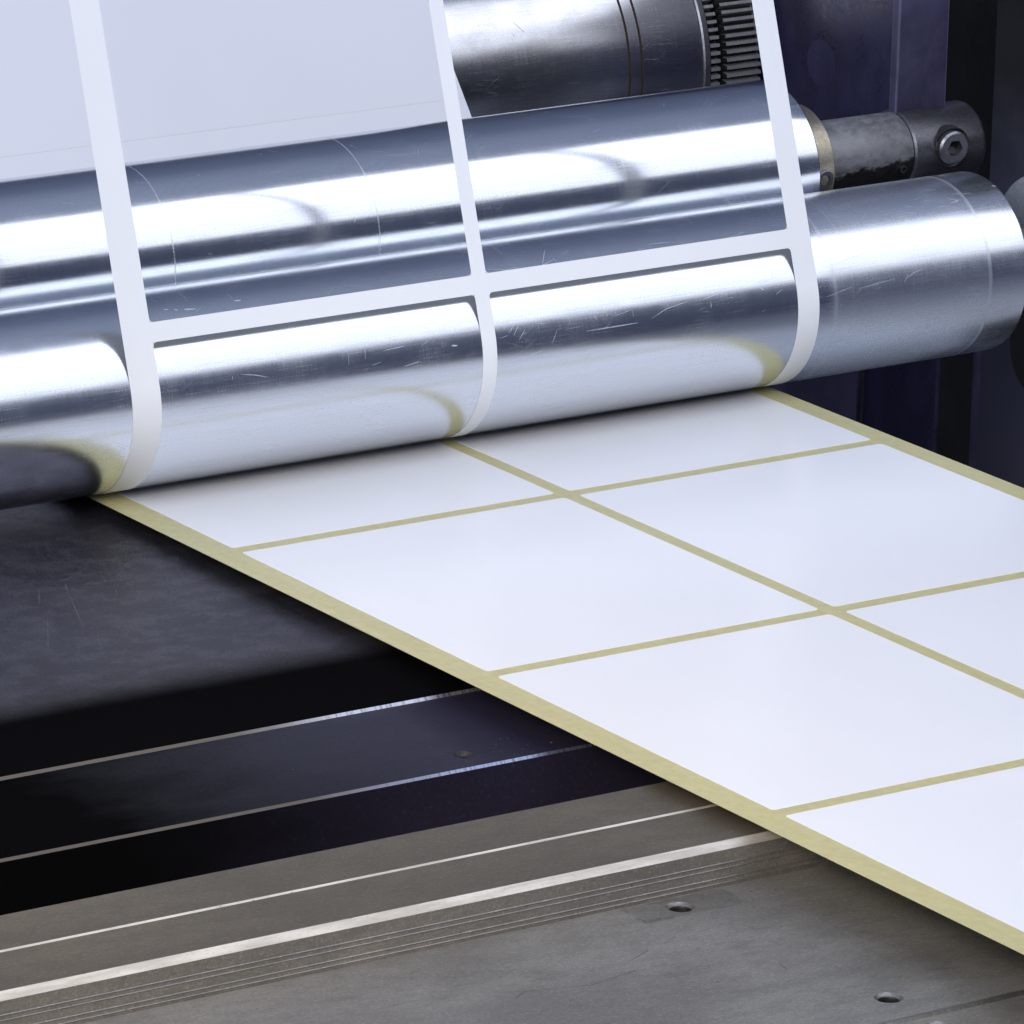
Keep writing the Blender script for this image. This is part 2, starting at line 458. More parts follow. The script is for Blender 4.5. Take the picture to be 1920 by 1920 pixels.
def strip(x0, x1, s_list, wob=0):
    P = [[(x0, *mpath(s)), (x1, *mpath(s))] for s in s_list]
    mb.grid(P, [[(x0, s), (x1, s)] for s in s_list], 0, True)
for a, b in ((0, 1), (2, 3), (4, 5)): strip(MX[a], MX[b], cs)
for s0, s1 in bars:
    for a, b in ((1, 2), (3, 4)):
        n = 4
        strip(MX[a], MX[b], [s0 + (s1-s0)*k/n for k in range(n+1)])
        for sx, xx in ((1, MX[a]), (-1, MX[b])):                 # rounded inner corners
            for ss, s in ((-1, s0), (1, s1)):
                if s0 < 0 and ss < 0: continue
                arc = []
                for k in range(7):
                    t = R(90*k/6)
                    arc.append((xx + sx*rf*(1 - math.sin(t)), s + ss*rf*(1 - math.cos(t))))
                pts = [(xx, s)] + arc
                mb.face([(x, *mpath(q)) for x, q in pts], pts, 0, True)
mat_o = mb.build('waste_matrix', M['matrix'], origin=(110, 0, ZR))
tag(mat_o, 'white ladder shaped paper waste peeled up around the lower roller', 'paper waste')

# ------------------------------------------------------------------ the uncut white stock climbing behind the upper roller
mb = MB()
full = web_path(.04, 56.2, 330)
e = full[-1]; d = (math.cos(SH), math.sin(SH))
sA = 65.6 - 6.3 + 6.3                                    # distance of the cut line from the bend along the climb
def climb(s): n = (-d[1], d[0]); return (ybend + d[0]*s + n[0]*.04, d[1]*s + n[1]*.04)
base_s = math.hypot(ys0 - ybend, zs0)
c0, c1 = climb(base_s + 6.25), climb(base_s + 6.33)
sheet(mb, full[:-1] + [c0], MX[0], MX[5])
up_ = [c1, climb(base_s + 60), climb(base_s + TOP)]
for k in range(1, 11):
    a = SH*(1 - k/10); q = up_[-1]; up_.append((q[0] + 3*math.cos(a), q[1] + 3*math.sin(a)))
up_.append((up_[-1][0] + 90, up_[-1][1]))
sheet(mb, up_, MX[0], MX[5])
st = mb.build('face_stock', M['stock'], origin=(110, ybend, 0))
tag(st, 'wide plain white paper web rising behind the upper roller with a faint cut line', 'paper web')

# ------------------------------------------------------------------ rollers
def ribbon(mb, yc, zc, r, pts, w, mi):
    """a tapering scratch on a cylinder, pts = (x, degrees)"""
    Q = []
    for i in range(len(pts) - 1):
        (xa, aa), (xb, ab) = pts[i], pts[i+1]
        n = max(2, int(math.hypot(xb-xa, R(ab-aa)*r)/.5))
        for k in range(n + (i == len(pts)-2)):
            t = k/n; Q.append((xa + (xb-xa)*t, aa + (ab-aa)*t))
    L = len(Q); P = []; UV = []
    for i, (x, a) in enumerate(Q):
        p, q = Q[max(0, i-1)], Q[min(L-1, i+1)]
        tx, tv = q[0]-p[0], R(q[1]-p[1])*r; l = math.hypot(tx, tv) or 1
        ww = w*(.25 + .75*math.sin(PI*min(1, max(0, (i+.3)/(L-.4)))))*random.uniform(.7, 1.2)*.5
        nx, nv = -tv/l*ww, tx/l*ww
        row = []
        for sgn in (-1, 1):
            xx = x + nx*sgn; an = R(a) + nv*sgn/r
            row.append((xx, yc - (r+.012)*math.cos(an), zc + (r+.012)*math.sin(an)))
        P.append(row); UV.append([(x, a), (x + .1, a)])
    mb.grid(P, UV, mi, True)

low = thing('peeling_roller', (110, 0, 0), 'lower scratched aluminium roller with paper waste wrapped around its front', 'roller', 'bright aluminium rollers')
mb = MB()
XE = 294.75
prof = [(-150, RR)] + [(-150 + k*20, RR) for k in range(1, 22)] + [(XE-1.0, RR)]
prof += [(XE-1.0+1.0*math.sin(R(t)), RR-1.0+1.0*math.cos(R(t))) for t in (18, 36, 54, 72, 90)]
lathe(mb, prof, 0, ZR, 320)
SCR = [[(142.5, 11.4), (159.6, 11.7)],[(164.1, 13.0), (169.2, 17.4), (176.7, 19.9)],[(140.6, 22.2), (149.5, 21.0)],[(145.5, 20.8), (146.2, 17.4)],[(149.5, 20.3), (150.0, 18.6)],[(116.2, 19.8), (118.6, 25.5)],[(117.8, 17.4), (120.0, 22.9)],[(119.2, 15.7), (121.2, 21.5)],[(115.4, 21.6), (116.8, 24.8)],[(120.7, 12.5), (122.8, 17.6)],[(99.1, 15.1), (100.9, 14.6)],[(131.1, 7.3), (133.2, 15.0)],[(123.2, 1.8), (128.2, 3.9)],[(33.5, 17.1), (37.7, 15.5), (41.4, 13.2)],[(30.8, 16.9), (30.7, 14.8)],[(39.5, 65.2), (41.6, 64.9)],[(24.0, 64.1), (27.4, 63.1)],[(18.4, 66.4), (19.7, 66.3)],[(21.3, 65.3), (22.2, 64.4)],[(269.8, 75.6), (274.5, 74.5)],[(277.5, 67.3), (284.2, 65.5)],[(275.0, 63.9), (278.1, 60.6), (274.6, 59.4)],[(259.1, 57.1), (261.6, 55.0)],[(270.4, 58.1), (272.8, 57.7)],[(259.8, 62.7), (261.9, 61.3)],[(293.0, 70.2), (294.0, 68.7)],[(181.7, 19.8), (189.0, 22.4)],[(184.2, 17.5), (184.1, 13.9)],[(201.2, 21.7), (202.4, 19.8)],[(250.7, 13.0), (253.9, 16.4), (257.5, 18.1)],[(250.3, 11.1), (251.9, 16.3)],[(250.1, -42.1), (251.1, -41.9)],[(252.8, -42.2), (253.7, -42.1)],[(273.5, -35.5), (274.7, -35.5)],[(118.0, 61.2), (128.3, 55.4)],[(131.7, 55.1), (140.1, 60.9)],[(135.7, 58.5), (139.7, 70.7)],[(171.3, 62.0), (179.1, 61.3)],[(184.1, 52.7), (202.1, 59.5)],[(226.5, 28.6), (242.3, 34.6)],[(238.4, 51.0), (253.6, 52.3)],[(77.7, 18.4), (84.5, 19.0)],[(83.8, 7.2), (88.9, 8.9)],[(223.0, 9.7), (232.4, 13.7)],[(234.1, 11.6), (247.3, 14.6)]]
THICK = {10: .5, 15: .5, 16: .5, 17: .4, 18: .45, 25: .6, 0: .3, 21: .3, 31: .45, 32: .4, 33: .5, 28: .35}
for i, s in enumerate(SCR): ribbon(mb, 0, ZR, RR, s, THICK.get(i, .17), 1)
for k in range(44):                       # hair scratches in patches
    cx, ca = random.choice([(148, 17), (120, 20), (80, 14), (190, 18), (255, 62), (270, 58), (235, 12), (130, 60), (30, 64), (200, 58)])
    x = random.gauss(cx, 9); a = random.gauss(ca, 6); L = random.uniform(1.5, 6); t = random.choice([.05, .1, .2, -.1, .5, 1.5, 1.6])
    ribbon(mb, 0, ZR, RR, [(x, a), (x + L*math.cos(t), a + math.degrees(L*math.sin(t)/RR))], random.uniform(.05, .10), 1)
mb.build('roller_body', [M['alu_low'], M['scratch']], low, sharp=40, weld=False)
mb = MB()
lathe(mb, [(XE-.02, RR-1.0), (XE-.02, 12.2), (XE-.6, 12.0), (XE-.6, 7.)], 0, ZR, 128)
mb.build('end_face', M['alu_end'], low, sharp=30)
mb = MB()
lathe(mb, [(XE-.8, 8.), (XE+70, 8.)], 0, ZR, 96)
mb.build('journal', M['screw'], low, sharp=30)

up = thing('guide_roller', (110, UY, UZ-UR), 'upper polished aluminium roller with a bronze ring and greasy shaft at its right end', 'roller', 'bright aluminium rollers')
mb = MB()
UE = 257.9
prof = [(-150 + k*20, UR) for k in range(0, 21)] + [(UE-.6, UR)]
prof += [(UE-.6+.6*math.sin(R(t)), UR-.6+.6*math.cos(R(t))) for t in (22, 45, 68, 90)] + [(UE, 8.)]
lathe(mb, prof, UY, UZ, 320)
for s, w in (([(43.68, 88.9), (43.79, 72.8), (43.96, 54.5)], .16), ([(108.78, 90.2), (108.52, 70.5), (108.58, 50.2)], .18), ([(107.99, 8), (107.97, -3)], .12), ([(101.5, 20.8), (101.0, 18)], .22), ([(43.57, 10.7), (43.7, -2.3)], .12)):
    ribbon(mb, UY, UZ, UR, s, w, 1)
for k in range(16):
    x = random.uniform(10, 250); a = random.uniform(50, 85) if random.random() < .8 else random.uniform(0, 15)
    L = random.uniform(1, 5); t = random.uniform(0, PI)
    ribbon(mb, UY, UZ, UR, [(x, a), (x + L*math.cos(t), a + math.degrees(L*math.sin(t)/UR))], random.uniform(.04, .07), 1)
mb.build('roller_body', [M['alu_up'], M['scratch']], up, sharp=40, weld=False)
mb = MB()
lathe(mb, [(UE-.3, 16.), (UE-.1, 17.0), (268.5, 17.0), (269.0, 16.5), (269.0, 9.)], UY, UZ, 160)
ring = mb.build('bronze_ring', M['bronze'], up, sharp=35)

def disc_on(mb, c, axis, profile, n=40, mi=0):
    """turn (distance along axis, radius) about a free axis through c"""
    ax = Vector(axis).normalized(); t = Vector((1, 0, 0)); t = (t - ax*t.dot(ax)).normalized(); b = ax.cross(t)
    P = []; UV = []
    for k in range(n + 1):
        a = 2*PI*k/n; dirv = t*math.cos(a) + b*math.sin(a)
        P.append([tuple(Vector(c) + ax*h + dirv*r) for h, r in profile]); UV.append([(a*profile[0][1], h + r) for h, r in profile])
    mb.grid(P, UV, mi, True)
def hexsocket(mb, c, axis, rh, depth, ro, mi_wall=0, mi_floor=1, top=0., mi_in=None):
    if mi_in is None: mi_in = mi_wall
    """flat face between a hexagon and the circle ro, hexagon walls and a floor"""
    ax = Vector(axis).normalized(); t = Vector((1, 0, 0)); t = (t - ax*t.dot(ax)).normalized(); b = ax.cross(t)
    hexp = lambda a, h: tuple(Vector(c) + ax*h + (t*math.cos(a) + b*math.sin(a))*rh)
    n = 48
    for k in range(n):
        a0, a1 = 2*PI*k/n, 2*PI*(k+1)/n
        def hr(a):
            q = (a % (PI/3)) - PI/6; return rh*math.cos(PI/6)/math.cos(q)
        pt = lambda a, r, h: tuple(Vector(c) + ax*h + (t*math.cos(a) + b*math.sin(a))*r)
        mb.face([pt(a0, hr(a0), top), pt(a0, ro, top), pt(a1, ro, top), pt(a1, hr(a1), top)], [(a0*ro, 0), (a0*ro, 2), (a1*ro, 2), (a1*ro, 0)], mi_wall, False)
        mb.face([pt(a0, hr(a0), top), pt(a1, hr(a1), top), pt(a1, hr(a1), top-depth), pt(a0, hr(a0), top-depth)], [(a0*rh, 0), (a1*rh, 0), (a1*rh, depth), (a0*rh, depth)], mi_in, False)
    mb.face([hexp(PI/3*k, top-depth) for k in range(6)], [(0, 0)]*6, mi_floor, False)
# the small set screw in the ring
mb = MB()
cs_ = (265.2, UY - 16.55, UZ - 1.2); axs = (0, -1, -.1)
disc_on(mb, cs_, axs, [(-2, 2.9), (.62, 2.9), (.8, 2.7), (.8, 2.2)])
hexsocket(mb, cs_, axs, 1.8, 2.6, 2.21, 0, 1, .8, 1)
mb.build('set_screw', [M['screw'], M['black']], ring, origin=(110, UY, UZ-UR), sharp=30, weld=False)
mb = MB()
lathe(mb, [(268.5, 11.0), (301.6, 11.0), (302.6, 10.3), (302.6, 5.)], UY, UZ, 128)
shaft = mb.build('shaft', M['shaft'], up, sharp=35)
mb = MB()
cs_ = (298.2, UY - 10.9, UZ - 3.2); axs = (0, -1, -.25)
disc_on(mb, cs_, axs, [(-1, 1.15), (.25, 1.15), (.3, .8), (-.8, .7)])
mb.build('grease_nipple', M['dark_collar'], shaft, origin=(110, UY, UZ-UR), sharp=30, weld=False)
# shaft collar and bracket
br = thing('shaft_bracket', (315, UY, UZ), 'dark violet hanger bar and steel collar with socket screw holding the upper roller shaft', 'bracket')
mb = MB()
cp = [(302.0, 5.), (302.0, 11.2), (302.6, 11.7), (326.6, 11.7)] + [(326.6+1.8*math.sin(R(t)), 9.9+1.8*math.cos(R(t))) for t in (30, 60, 90)] + [(328.4, 4.)]
lathe(mb, cp, UY, UZ, 128)
collar = mb.build('collar', M['dark_collar'], br, sharp=35)
mb = MB()
cs_ = (314.5, UY - 11.9, UZ + 1.9); axs = (-.10, -1, -.04)
disc_on(mb, cs_, axs, [(-3, 5.9), (.25, 5.9), (.05, 5.45), (-3, 5.4)], mi=2)
disc_on(mb, cs_, axs, [(-2.5, 5.0), (1.6, 5.0), (2.15, 4.4), (2.2, 3.9)])
hexsocket(mb, cs_, axs, 2.6, 2.6, 3.92, 0, 1, 2.2)
mb.build('socket_screw', [M['screw'], M['gear_dark'], M['dark_collar']], collar, origin=(315, UY, UZ), sharp=30, weld=False)
mb = MB()
box(mb, 301.3, 319.6, UY-2., UY+1.5, UZ+10.8, 135, 0, .5, 1)
mb.build('hanger_bar', [M['frame2'], M['edge_violet']], br, sharp=40)

up.location.x -= 2.45*S; br.location.x -= 2.45*S        # measured offset of the right end

# bearing housing beside the lower roller
bh = thing('bearing_housing', (330, 0, ZR-22), 'grey split bearing housing at the far right beside the lower roller end', 'bearing')
mb = MB()
lathe(mb, [(318, 8.), (318, 20.5), (319.5, 22.), (349.5, 22.)], 0, ZR, 128, a0=3, a1=177)
mb.build('upper_half', M['tray'], bh, sharp=35)
mb = MB()
lathe(mb, [(318, 8.), (318, 20.5), (319.5, 22.), (349.5, 22.)], 0, ZR, 128, a0=-180, a1=0)
mb.build('lower_half', M['dark_collar'], bh, sharp=35)

# ------------------------------------------------------------------ die cylinder with its gears
die = thing('die_cylinder', (290, DY, DZ-DR), 'big oily steel die cylinder with two gear rings behind the upper roller', 'cylinder')
mb = MB()
lathe(mb, [(-160, DR), (-40, DR), (100, DR), (200, DR), (295.2, DR)], DY, DZ, 256)
for s in ([(255.6, 32.5), (259.2, 26.8)], [(251.7, 10.9), (255.4, 5.6)], [(259.7, 6.0), (266, 9), (273.4, 7.4)], [(254.5, 27.5), (255.3, 25.6)]):
    ribbon(mb, DY, DZ, DR, s, .14, 1)
for k in range(9):
    x = random.gauss(266, 12); a = random.gauss(8, 3); L = random.uniform(1.5, 6); t = random.uniform(-.5, .9)
    ribbon(mb, DY, DZ, DR, [(x, a), (x + L*math.cos(t), a + math.degrees(L*math.sin(t)/DR))], random.uniform(.06, .13), 1)
mb.build('cylinder_body', [M['die'], M['die_dark']], die, sharp=40, weld=False)
mb = MB()
lathe(mb, [(295.2, DR), (295.3, DR-.8), (296.0, DR-.8), (296.1, DR-.05)], DY, DZ, 200, 0)
lathe(mb, [(299.9, DR-.05), (300.0, DR-.8), (300.6, DR-.8), (300.7, DR)], DY, DZ, 200, 0)
mb.build('groove', M['groove'], die, sharp=35)
mb = MB()
lathe(mb, [(296.1, DR-.05), (299.9, DR-.05)], DY, DZ, 200)
lathe(mb, [(300.7, DR), (322.7, DR), (322.9, DR-.4)], DY, DZ, 256)
mb.build('bearer_ring', M['die'], die, sharp=35)
mb = MB()
lathe(mb, [(322.9, DR-.4), (323.0, DR+.5), (323.4, DR+.9), (325.2, DR+.9), (325.6, DR+.4), (325.6, 20)], DY, DZ, 256)
mb.build('flange', M['screw'], die, sharp=35)
def gear(x0, x1, ro, ri, nt, name):
    mb = MB(); prof = []
    for k in range(nt):
        for f, r in ((.0, ri), (.20, ri), (.32, ro), (.72, ro), (.84, ri)):
            a = 2*PI*(k+f)/nt; prof.append((DY - r*math.cos(a), DZ + r*math.sin(a)))
    n = len(prof)
    for i in range(n):
        a, b = prof[i], prof[(i+1) % n]
        root = i % 5 in (0, 4)
        mb.face([(x0, *a), (x1, *a), (x1, *b), (x0, *b)], [(x0, i*.5), (x1, i*.5), (x1, i*.5+.5), (x0, i*.5+.5)], 1 if root else 0, False)
        if not root: pass
    for x in (x0, x1):
        c = (x, DY, DZ)
        for i in range(n):
            a, b = prof[i], prof[(i+1) % n]
            mb.face([c, (x, *a), (x, *b)], [(0, 0), a, b], 1, False)
    return mb.build(name, [M['gear'], M['gear_dark']], die)
gear(325.8, 329.4, DR+.4, DR-1.9, 108, 'narrow_gear')
gear(331.6, 344.6, DR+.8, DR-1.7, 108, 'wide_gear')
mb = MB()
lathe(mb, [(325.7, 37.5), (347, 37.5)], DY, DZ, 96)
mb.build('gear_hub', M['gear_dark'], die)
mb = MB()
lathe(mb, [(344.7, 8.), (344.7, DR-2), (345.8, DR-2), (345.8, 8)], DY, DZ, 96)
mb.build('gear_washer', M['dark_collar'], die)

# ------------------------------------------------------------------ machine side frame
fr = thing('side_frame', (355, 120, -220), 'dark blue painted machine side frame of plates and ribs on the right', 'machine frame')
FX = 350.
mb = MB(); box(mb, FX, FX+1.5, 88.5, 330, 8, 130, 0, .3); mb.build('upper_panel', M['frame'], fr, sharp=40)
mb = MB()
disc_on(mb, (FX, 148.5, 48.5), (-1, 0, 0), [(.0, 9.4), (.5, 9.2), (1.1, 8.2), (1.1, 7.6), (-.2, 7.2)], 64)
mb.face([(FX-.05, 148.5 + 7.3*math.cos(2*PI*k/40), 48.5 + 7.3*math.sin(2*PI*k/40)) for k in range(40)], None, 1, False)
mb.build('round_plug', [M['frame'], M['frame']], fr, sharp=40, weld=False)
mb = MB(); box(mb, FX-.5, FX+1.5, 123.5, 330, -220, 7.5, 0, .6); mb.build('lower_panel', M['frame2'], fr, sharp=40)
mb = MB(); box(mb, FX+2, FX+4, 110, 123.2, -220, 7.5, 0, .3); mb.build('recess_strip', M['frame'], fr, sharp=40)
mb = MB(); box(mb, FX, FX+2, 85, 111.2, -220, 7.5, 0, .9); mb.build('rib', M['frame'], fr, sharp=40)
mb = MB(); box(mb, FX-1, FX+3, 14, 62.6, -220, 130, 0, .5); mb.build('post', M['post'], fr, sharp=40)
mb = MB(); box(mb, FX+.5, FX+2, 62.9, 68.4, -220, 0, 0, .8); mb.build('post_strip', M['frame2'], fr, sharp=40)
mb = MB()
disc_on(mb, (FX-1, 34, -16), (-1, 0, 0), [(.0, 16.6), (.8, 16.2), (.8, 15.2), (-.1, 14.8)], 64)
mb.face([(FX-1.05, 34 + 15*math.cos(2*PI*k/40), -16 + 15*math.sin(2*PI*k/40)) for k in range(40)], None, 1, False)
mb.build('black_bore', [M['frame'], M['black']], fr, sharp=40, weld=False)
bk = MB(); box(bk, 520, 540, -100, 700, -500, 130); box(bk, -700, 520, 700, 720, -500, 130)
tag(bk.build('wall', M['black']), kind='structure')

# ------------------------------------------------------------------ the bed under the web
XL, XR = -330., 219.
def arc_yz(pts): return pts
# charcoal plate with a rolled front
pl_ = thing('charcoal_plate', (-60, 0, -24), 'wide scratched charcoal bed plate below the lower roller with a bright front edge', 'bed plate')
front = []
y0, y1, zt = -136., -171.6, -4.
for k in range(13):
    t = k/12; front.append((y0 + (y1-y0)*t, zt - 2.0*(t**2.2)))
prof = [(330, zt), (y0+.01, zt)] + front[1:] + [(-172.5, -6.9), (-172.5, -24), (330, -24)]
mb = MB()
mi = [0]*len(prof); mi[13] = 1
prism(mb, prof, XL, XR, mi, smooth=True)
def flat_scratch(mb, pts, z, w, mi):
    for i in range(len(pts)-1):
        a, b = Vector(pts[i]), Vector(pts[i+1]); n = 8; t = (b-a).normalized(); nn = Vector((-t.y, t.x))
        P = []
        for k in range(n+1):
            q = a + (b-a)*k/n; ww = w*random.uniform(.3, 1)*.5
            P.append([(q.x - nn.x*ww, q.y - nn.y*ww, z), (q.x + nn.x*ww, q.y + nn.y*ww, z)])
        mb.grid(P, [[(p[0], p[1]) for p in r] for r in P], mi, False)
for s in ([(-12.9, -39.1), (-19.5, -54.7), (-25.7, -69.3)],[(-42.5, -82.0), (-25.9, -69.1), (-11.8, -57.2)],[(-36.2, -52.9), (-25.2, -45.7)],[(-37.6, -55.8), (-51.5, -88.7)],[(3.6, -42.6), (-7.6, -61.5)],[(-11.8, -62.9), (-19.9, -77.2)],[(-28.0, -65.1), (-34.7, -76.3)],[(-51.8, -95.8), (-59.4, -112.8)],[(-53.7, -74.7), (-66.9, -97.9)],[(-45.0, -55.4), (-51.3, -66.8)]):
    flat_scratch(mb, s, zt+.01, .35, 2)
for k in range(26):
    x, y = random.uniform(-75, 5), random.uniform(-105, -30); L = random.uniform(4, 16); t = random.gauss(1.15, .5)
    flat_scratch(mb, [(x, y), (x + L*math.cos(t), y + L*math.sin(t))], zt+.01, random.uniform(.1, .22), 2)
mb.build('plate_body', [M['plate'], M['wear_lit1'], M['scuff']], pl_, sharp=25, weld=False)

# black slat
sl = thing('black_slat', (-60, -190, -24), 'glossy black slat between the charcoal plate and the grey steel bars', 'slat')
def plate_with_holes(mb, x0, x1, y0, y1, z, holes, mi=0, depth=9., mi_in=1, cs_depth=.7):
    """flat top with true round holes, countersunk"""
    bm = bmesh.new(); edges = []
    def loop(pts):
        vs = [bm.verts.new((p[0], p[1], 0)) for p in pts]
        for i in range(len(vs)): edges.append(bm.edges.new((vs[i], vs[(i+1) % len(vs)])))
    loop([(x0, y0), (x1, y0), (x1, y1), (x0, y1)])
    for hx, hy, hr in holes: loop([(hx + hr*math.cos(2*PI*k/40), hy + hr*math.sin(2*PI*k/40)) for k in range(40)])
    bmesh.ops.triangle_fill(bm, use_beauty=True, use_dissolve=False, edges=edges)
    for f in bm.faces:
        p = [(v.co.x, v.co.y, z) for v in f.verts]
        c = f.calc_center_median()
        if any((c.x-hx)**2 + (c.y-hy)**2 < (hr*.98)**2 for hx, hy, hr in holes): continue
        if f.normal.z < 0: p.reverse()
        mb.face(p, [(q[0], q[1]) for q in p], mi, False)
    bm.free()
    for hx, hy, hr in holes:
        disc_on(mb, (hx, hy, z), (0, 0, 1), [(0, hr), (-cs_depth, hr*.78), (-cs_depth, hr*.76)], 40, mi_in)
        pr = [(-cs_depth, hr*.76)]
        zz = -cs_depth
        while zz > -depth + .8:                      # screw thread
            pr += [(zz-.4, hr*.66), (zz-.8, hr*.76)]; zz -= .8
        disc_on(mb, (hx, hy, z), (0, 0, 1), pr, 40, 2)
        mb.face([(hx + hr*.8*math.cos(2*PI*k/20), hy + hr*.8*math.sin(2*PI*k/20), z - depth) for k in range(20)], None, 2, False)
mb = MB()
zs = -6.5
plate_with_holes(mb, XL, XR, -219.0, -172.7, zs, [(-19.7, -210.7, 2.4)], 0, 8., 2)
prism(mb, [(-219.0, zs), (-219.6, zs-.6), (-219.6, -24), (-172.7, -24), (-172.7, zs)], XL, XR, [1, 0, 0, 0, 0])
mb.f = mb.f; 
sl_o = mb.build('slat_body', [M['slat'], M['wear_lit2'], M['black']], sl, sharp=25, weld=False)
# remove the sheet that closes the prism just under the holed top
me = sl_o.data; bm = bmesh.new(); bm.from_mesh(me)
kill = [f for f in bm.faces if len(f.verts) == 4 and abs(f.normal.z) > .99 and abs(f.calc_center_median().z*1000 - (zs+24)) < .05 and f.calc_area() > .02]
bmesh.ops.delete(bm, geom=kill, context='FACES_ONLY'); bm.to_mesh(me); bm.free()

gap = MB(); box(gap, XL, XR, -257.1, -219.8, -60, -26)
tag(gap.build('gap_floor', M['black']), kind='structure')

# two grey steel bars
zb = -3.5
b1 = thing('steel_bar', (-60, -247, -34), 'narrow brown grey steel bar next to the black slat, rear of the two bars', 'steel bar', 'machined steel bars across the bed')
mb = MB(); prism(mb, [(-257.4, zb-.25), (-257.7, zb), (-276.2, zb), (-276.9, zb-.75), (-276.9, -34), (-257.4, -34)], XL, XR, [0, 0, 1, 0, 0, 0])
mb.build('bar_body', [M['bar'], M['edge']], b1)
b2 = thing('steel_bar', (-60, -268, -34), 'grey steel bar with wide bright chamfer and ribbed front face, nearer bar', 'steel bar', 'machined steel bars across the bed')
mb = MB()
fp = [(-277.05, zb-.35), (-277.35, zb-.05), (-297.3, zb-.05), (-298.9, zb-1.65)]
mi = [0, 0, 1]
for dz in (4.9, 6.1, 8.4, 9.6):
    zz = zb - dz
    fp += [(-298.9, zz+.20), (-299.04, zz+.08), (-299.04, zz-.04), (-298.9, zz-.16)]; mi += [2, 3, 2, 2]
fp += [(-298.9, -34), (-277.05, -34)]; mi += [2, 2, 2]
prism(mb, fp, XL, XR, mi)
mb.build('bar_body', [M['bar'], M['edge'], M['rib'], M['edge_dull']], b2)

# base plate with tapped holes
bp = thing('base_plate', (-60, -330, -40), 'broad worn steel base plate with tapped holes in the foreground', 'base plate')
zp = -13.8
mb = MB()
plate_with_holes(mb, XL, XR, -385.4, -299.2, zp, [(-24.2, -305.3, 3.35), (-18.2, -374.3, 3.2)], 0, 9., 1)
mb.build('plate_body', [M['base'], M['edge_dull'], M['black']], bp, weld=False)
b3 = thing('front_plate', (-60, -430, -40), 'smoother grey steel plate in the bottom right corner with one tapped hole', 'base plate')
mb = MB()
zq = -14.5
plate_with_holes(mb, XL, XR, -575, -386.5, zq, [(-18.1, -392.2, 3.2)], 0, 9., 1)
prism(mb, [(-385.42, zq-3), (-385.42, zp+.06), (-386.1, zp+.06), (-386.48, zq+.02), (-386.48, zq-3)], XL, XR, [0, 1, 1, 0, 0], caps=False)
mb.build('plate_body', [M['rib'], M['edge_dull'], M['black']], b3, weld=False)
tb = MB(); box(tb, XL, XR, -575, -219, -80, -41)
tag(tb.build('bed_floor', M['black']), kind='structure')
fl = MB(); box(fl, 222, 349, -420, 84, -90, -78); tag(fl.build('added_reflection_tray', M['tray']), kind='structure')  # unseen pale tray added for the bright reflection in the lower roller
M['concrete'] = steel('pale_concrete', (.62, .62, .63), .5, .0, .1, .1)
fl = MB(); box(fl, -4000, 5000, -5000, 4000, -820, -780); tag(fl.build('floor', M['concrete']), kind='structure')

# specks of paper dust on the dark slats
mb = MB()
for k in range(120):
    z, x, y = random.choice([(zs, random.gauss(-10, 22), random.uniform(-217, -175)), (zs, random.gauss(0, 8), random.uniform(-218, -203)),
                             (zt, random.uniform(-90, 30), random.uniform(-125, -5)), (zb, random.uniform(-100, 20), random.uniform(-296, -259)), (zp, random.uniform(-70, 20), random.uniform(-380, -302))])
    r = random.choice([.07, .09, .12, .16, .3 if random.random() < .15 else .1]); a = random.uniform(0, 6.28)
    pts = [(x + r*random.uniform(.5, 1.2)*math.cos(a + t), y + r*random.uniform(.5, 1.2)*math.sin(a + t), z + .03) for t in (0, 1.1, 2.3, 3.4, 4.6, 5.5)]
    mb.face(pts, None, 0, False)
dust = mb.build('paper_dust', M['dust'], origin=(0, -200, -10), weld=False)
tag(dust, 'tiny pale specks of paper dust scattered over the dark bed', 'dust', kind='stuff')

mb = MB()
for st_ in ([(-54.9, -332.7), (-69.1, -335.4), (-84.1, -331.3)],[(-84.1, -331.3), (-87.9, -333.8)],[(-46.1, -324.0), (-56.5, -329.0)],[(-41.1, -322.7), (-36.0, -320.0)],[(-30.4, -320.4), (-26.4, -319.9)],[(-5.7, -347.6), (-3.9, -350.1)],[(-26.3, -345.4), (-27.0, -349.1)],[(8.8, -334.1), (9.9, -335.5)],[(3.9, -350.5), (6.1, -351.1)],[(-18.6, -321.6), (-17.8, -326.4)]):
    flat_scratch(mb, st_, zp + .012, .26, 0)
for k in range(90):
    z, x, y = random.choice([(zb, random.uniform(-185, 5), -277.3 + random.gauss(0, .5)), (zp, random.uniform(-110, 15), random.uniform(-382, -301)), (zp, random.uniform(-20, 10), random.uniform(-312, -300)), (zb, random.uniform(-185, 5), random.uniform(-296, -258)), (zb, random.uniform(-185, 5), -297.2)])
    r = random.choice([.1, .14, .2, .3]); a = random.uniform(0, 6.28)
    mb.face([(x + r*random.uniform(.4, 1.6)*math.cos(a + t), y + r*random.uniform(.4, 1.2)*math.sin(a + t), z + .014) for t in (0, 1.1, 2.3, 3.4, 4.6, 5.5)], None, 0, False)
M['grime'] = paper('oily_grime', (.06, .056, .05), .5, .3)
tag(mb.build('oil_grime', M['grime'], origin=(-40, -320, zp), weld=False), 'dark oily flecks and fine scratches over the steel bars and base plate', 'grime', kind='stuff')

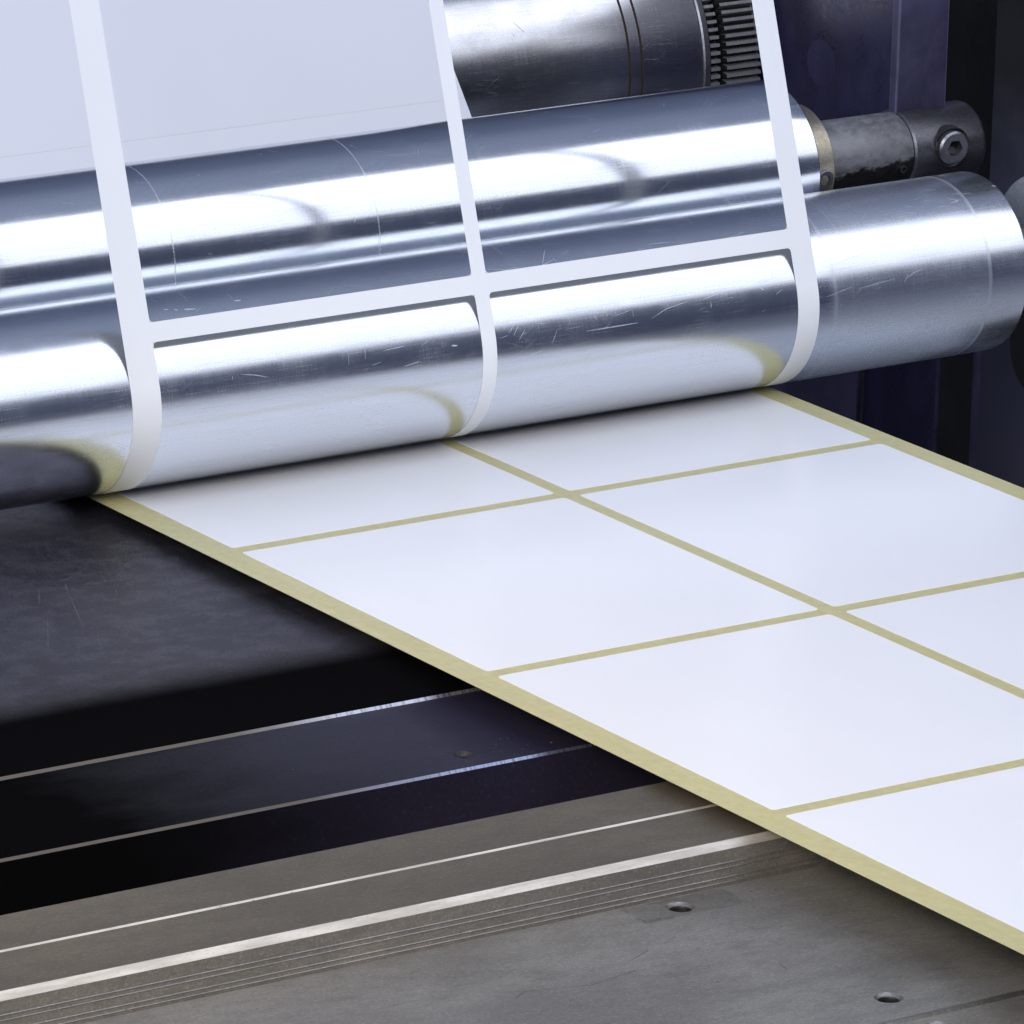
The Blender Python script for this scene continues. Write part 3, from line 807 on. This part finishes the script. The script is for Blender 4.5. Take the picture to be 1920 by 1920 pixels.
# ------------------------------------------------------------------ light
w = bpy.data.worlds.new('World'); sc.world = w; w.use_nodes = True
nt = w.node_tree; bg = nt.nodes['Background']
tc = nt.nodes.new('ShaderNodeTexCoord')
sp = nt.nodes.new('ShaderNodeSeparateXYZ'); nt.links.new(tc.outputs['Generated'], sp.inputs[0])
mr = nt.nodes.new('ShaderNodeMapRange'); mr.inputs['From Min'].default_value = -1; mr.inputs['From Max'].default_value = 1
nt.links.new(sp.outputs[2], mr.inputs['Value'])
cr = nt.nodes.new('ShaderNodeValToRGB'); e = cr.color_ramp.elements
e[0].position = 0; e[0].color = (.02, .019, .022, 1); e[1].position = 1; e[1].color = (.36, .42, .58, 1)
for p, c in ((.38, (.022, .021, .026)), (.5, (.045, .055, .098)), (.65, (.058, .071, .122)), (.85, (.12, .145, .235))):
    q = e.new(p); q.color = (*c, 1)
nt.links.new(mr.outputs[0], cr.inputs[0]); nt.links.new(cr.outputs[0], bg.inputs['Color'])
bg.inputs['Strength'].default_value = 1.0

def area(name, loc, target, sx, sy, power, col, spread=180):
    L = bpy.data.lights.new(name, 'AREA'); L.shape = 'RECTANGLE'; L.size = sx; L.size_y = sy; L.energy = power; L.color = col
    o = bpy.data.objects.new(name, L); COL.objects.link(o); o.location = loc
    L.spread = R(spread)
    o.rotation_euler = (Vector(target) - Vector(loc)).to_track_quat('-Z', 'Y').to_euler()
    return o
el = R(51); D = 1.15
for nm, e0, half, wd, rad in (('softbox_lamp', 64, 15.5, 3.0, 1.88), ('lower_softbox_lamp', 36.5, 11.5, 3.0, 1.4)):
    el = R(e0); sy = 2*D*math.tan(R(half))
    area(nm, (1.2, -D*math.cos(el), .05 + D*math.sin(el)), (1.2, 0, .05), wd, sy, rad*PI*wd*sy, (.885, .92, 1.0))
area('fill_lamp', (-1.25, -1.05, .85), (0, -.1, .03), .9, .9, 20.0, (.885, .925, 1.))  # unseen fill added to brighten the paper strips and bed from the left
area('warm_fill', (-.72, -.62, .36), (-.20, -.31, -.01), .3, .3, .27, (1., .70, .38), 26)  # unseen light added to warm the left end of the bed
area('rear_fill', (-1.0, .75, .85), (.1, 0, .03), .8, .8, 4.0, (.88, .92, 1.))  # unseen light added to brighten the backs of the waste strips

# ------------------------------------------------------------------ camera
cd = bpy.data.cameras.new('camera'); cam = bpy.data.objects.new('camera', cd); COL.objects.link(cam)
cam.location = (-.8295269, -1.4083345, .4859789)
cam.rotation_euler = (1.2799, -.0239, -.5943)
cd.sensor_width = 36; cd.lens = 12167.8/1920*36; cd.clip_start = .01; cd.clip_end = 50
sc.camera = cam
sc.view_settings.view_transform = 'Standard'; sc.view_settings.look = 'None'; sc.view_settings.exposure = 0; sc.view_settings.gamma = 1
sc.render.engine = 'CYCLES'
sc.cycles.max_bounces = 10; sc.cycles.glossy_bounces = 6; sc.cycles.sample_clamp_indirect = 6
sc.cycles.use_denoising = True
sc.cycles.caustics_reflective = False
try: sc.cycles.denoiser = 'OPENIMAGEDENOISE'
except Exception: pass
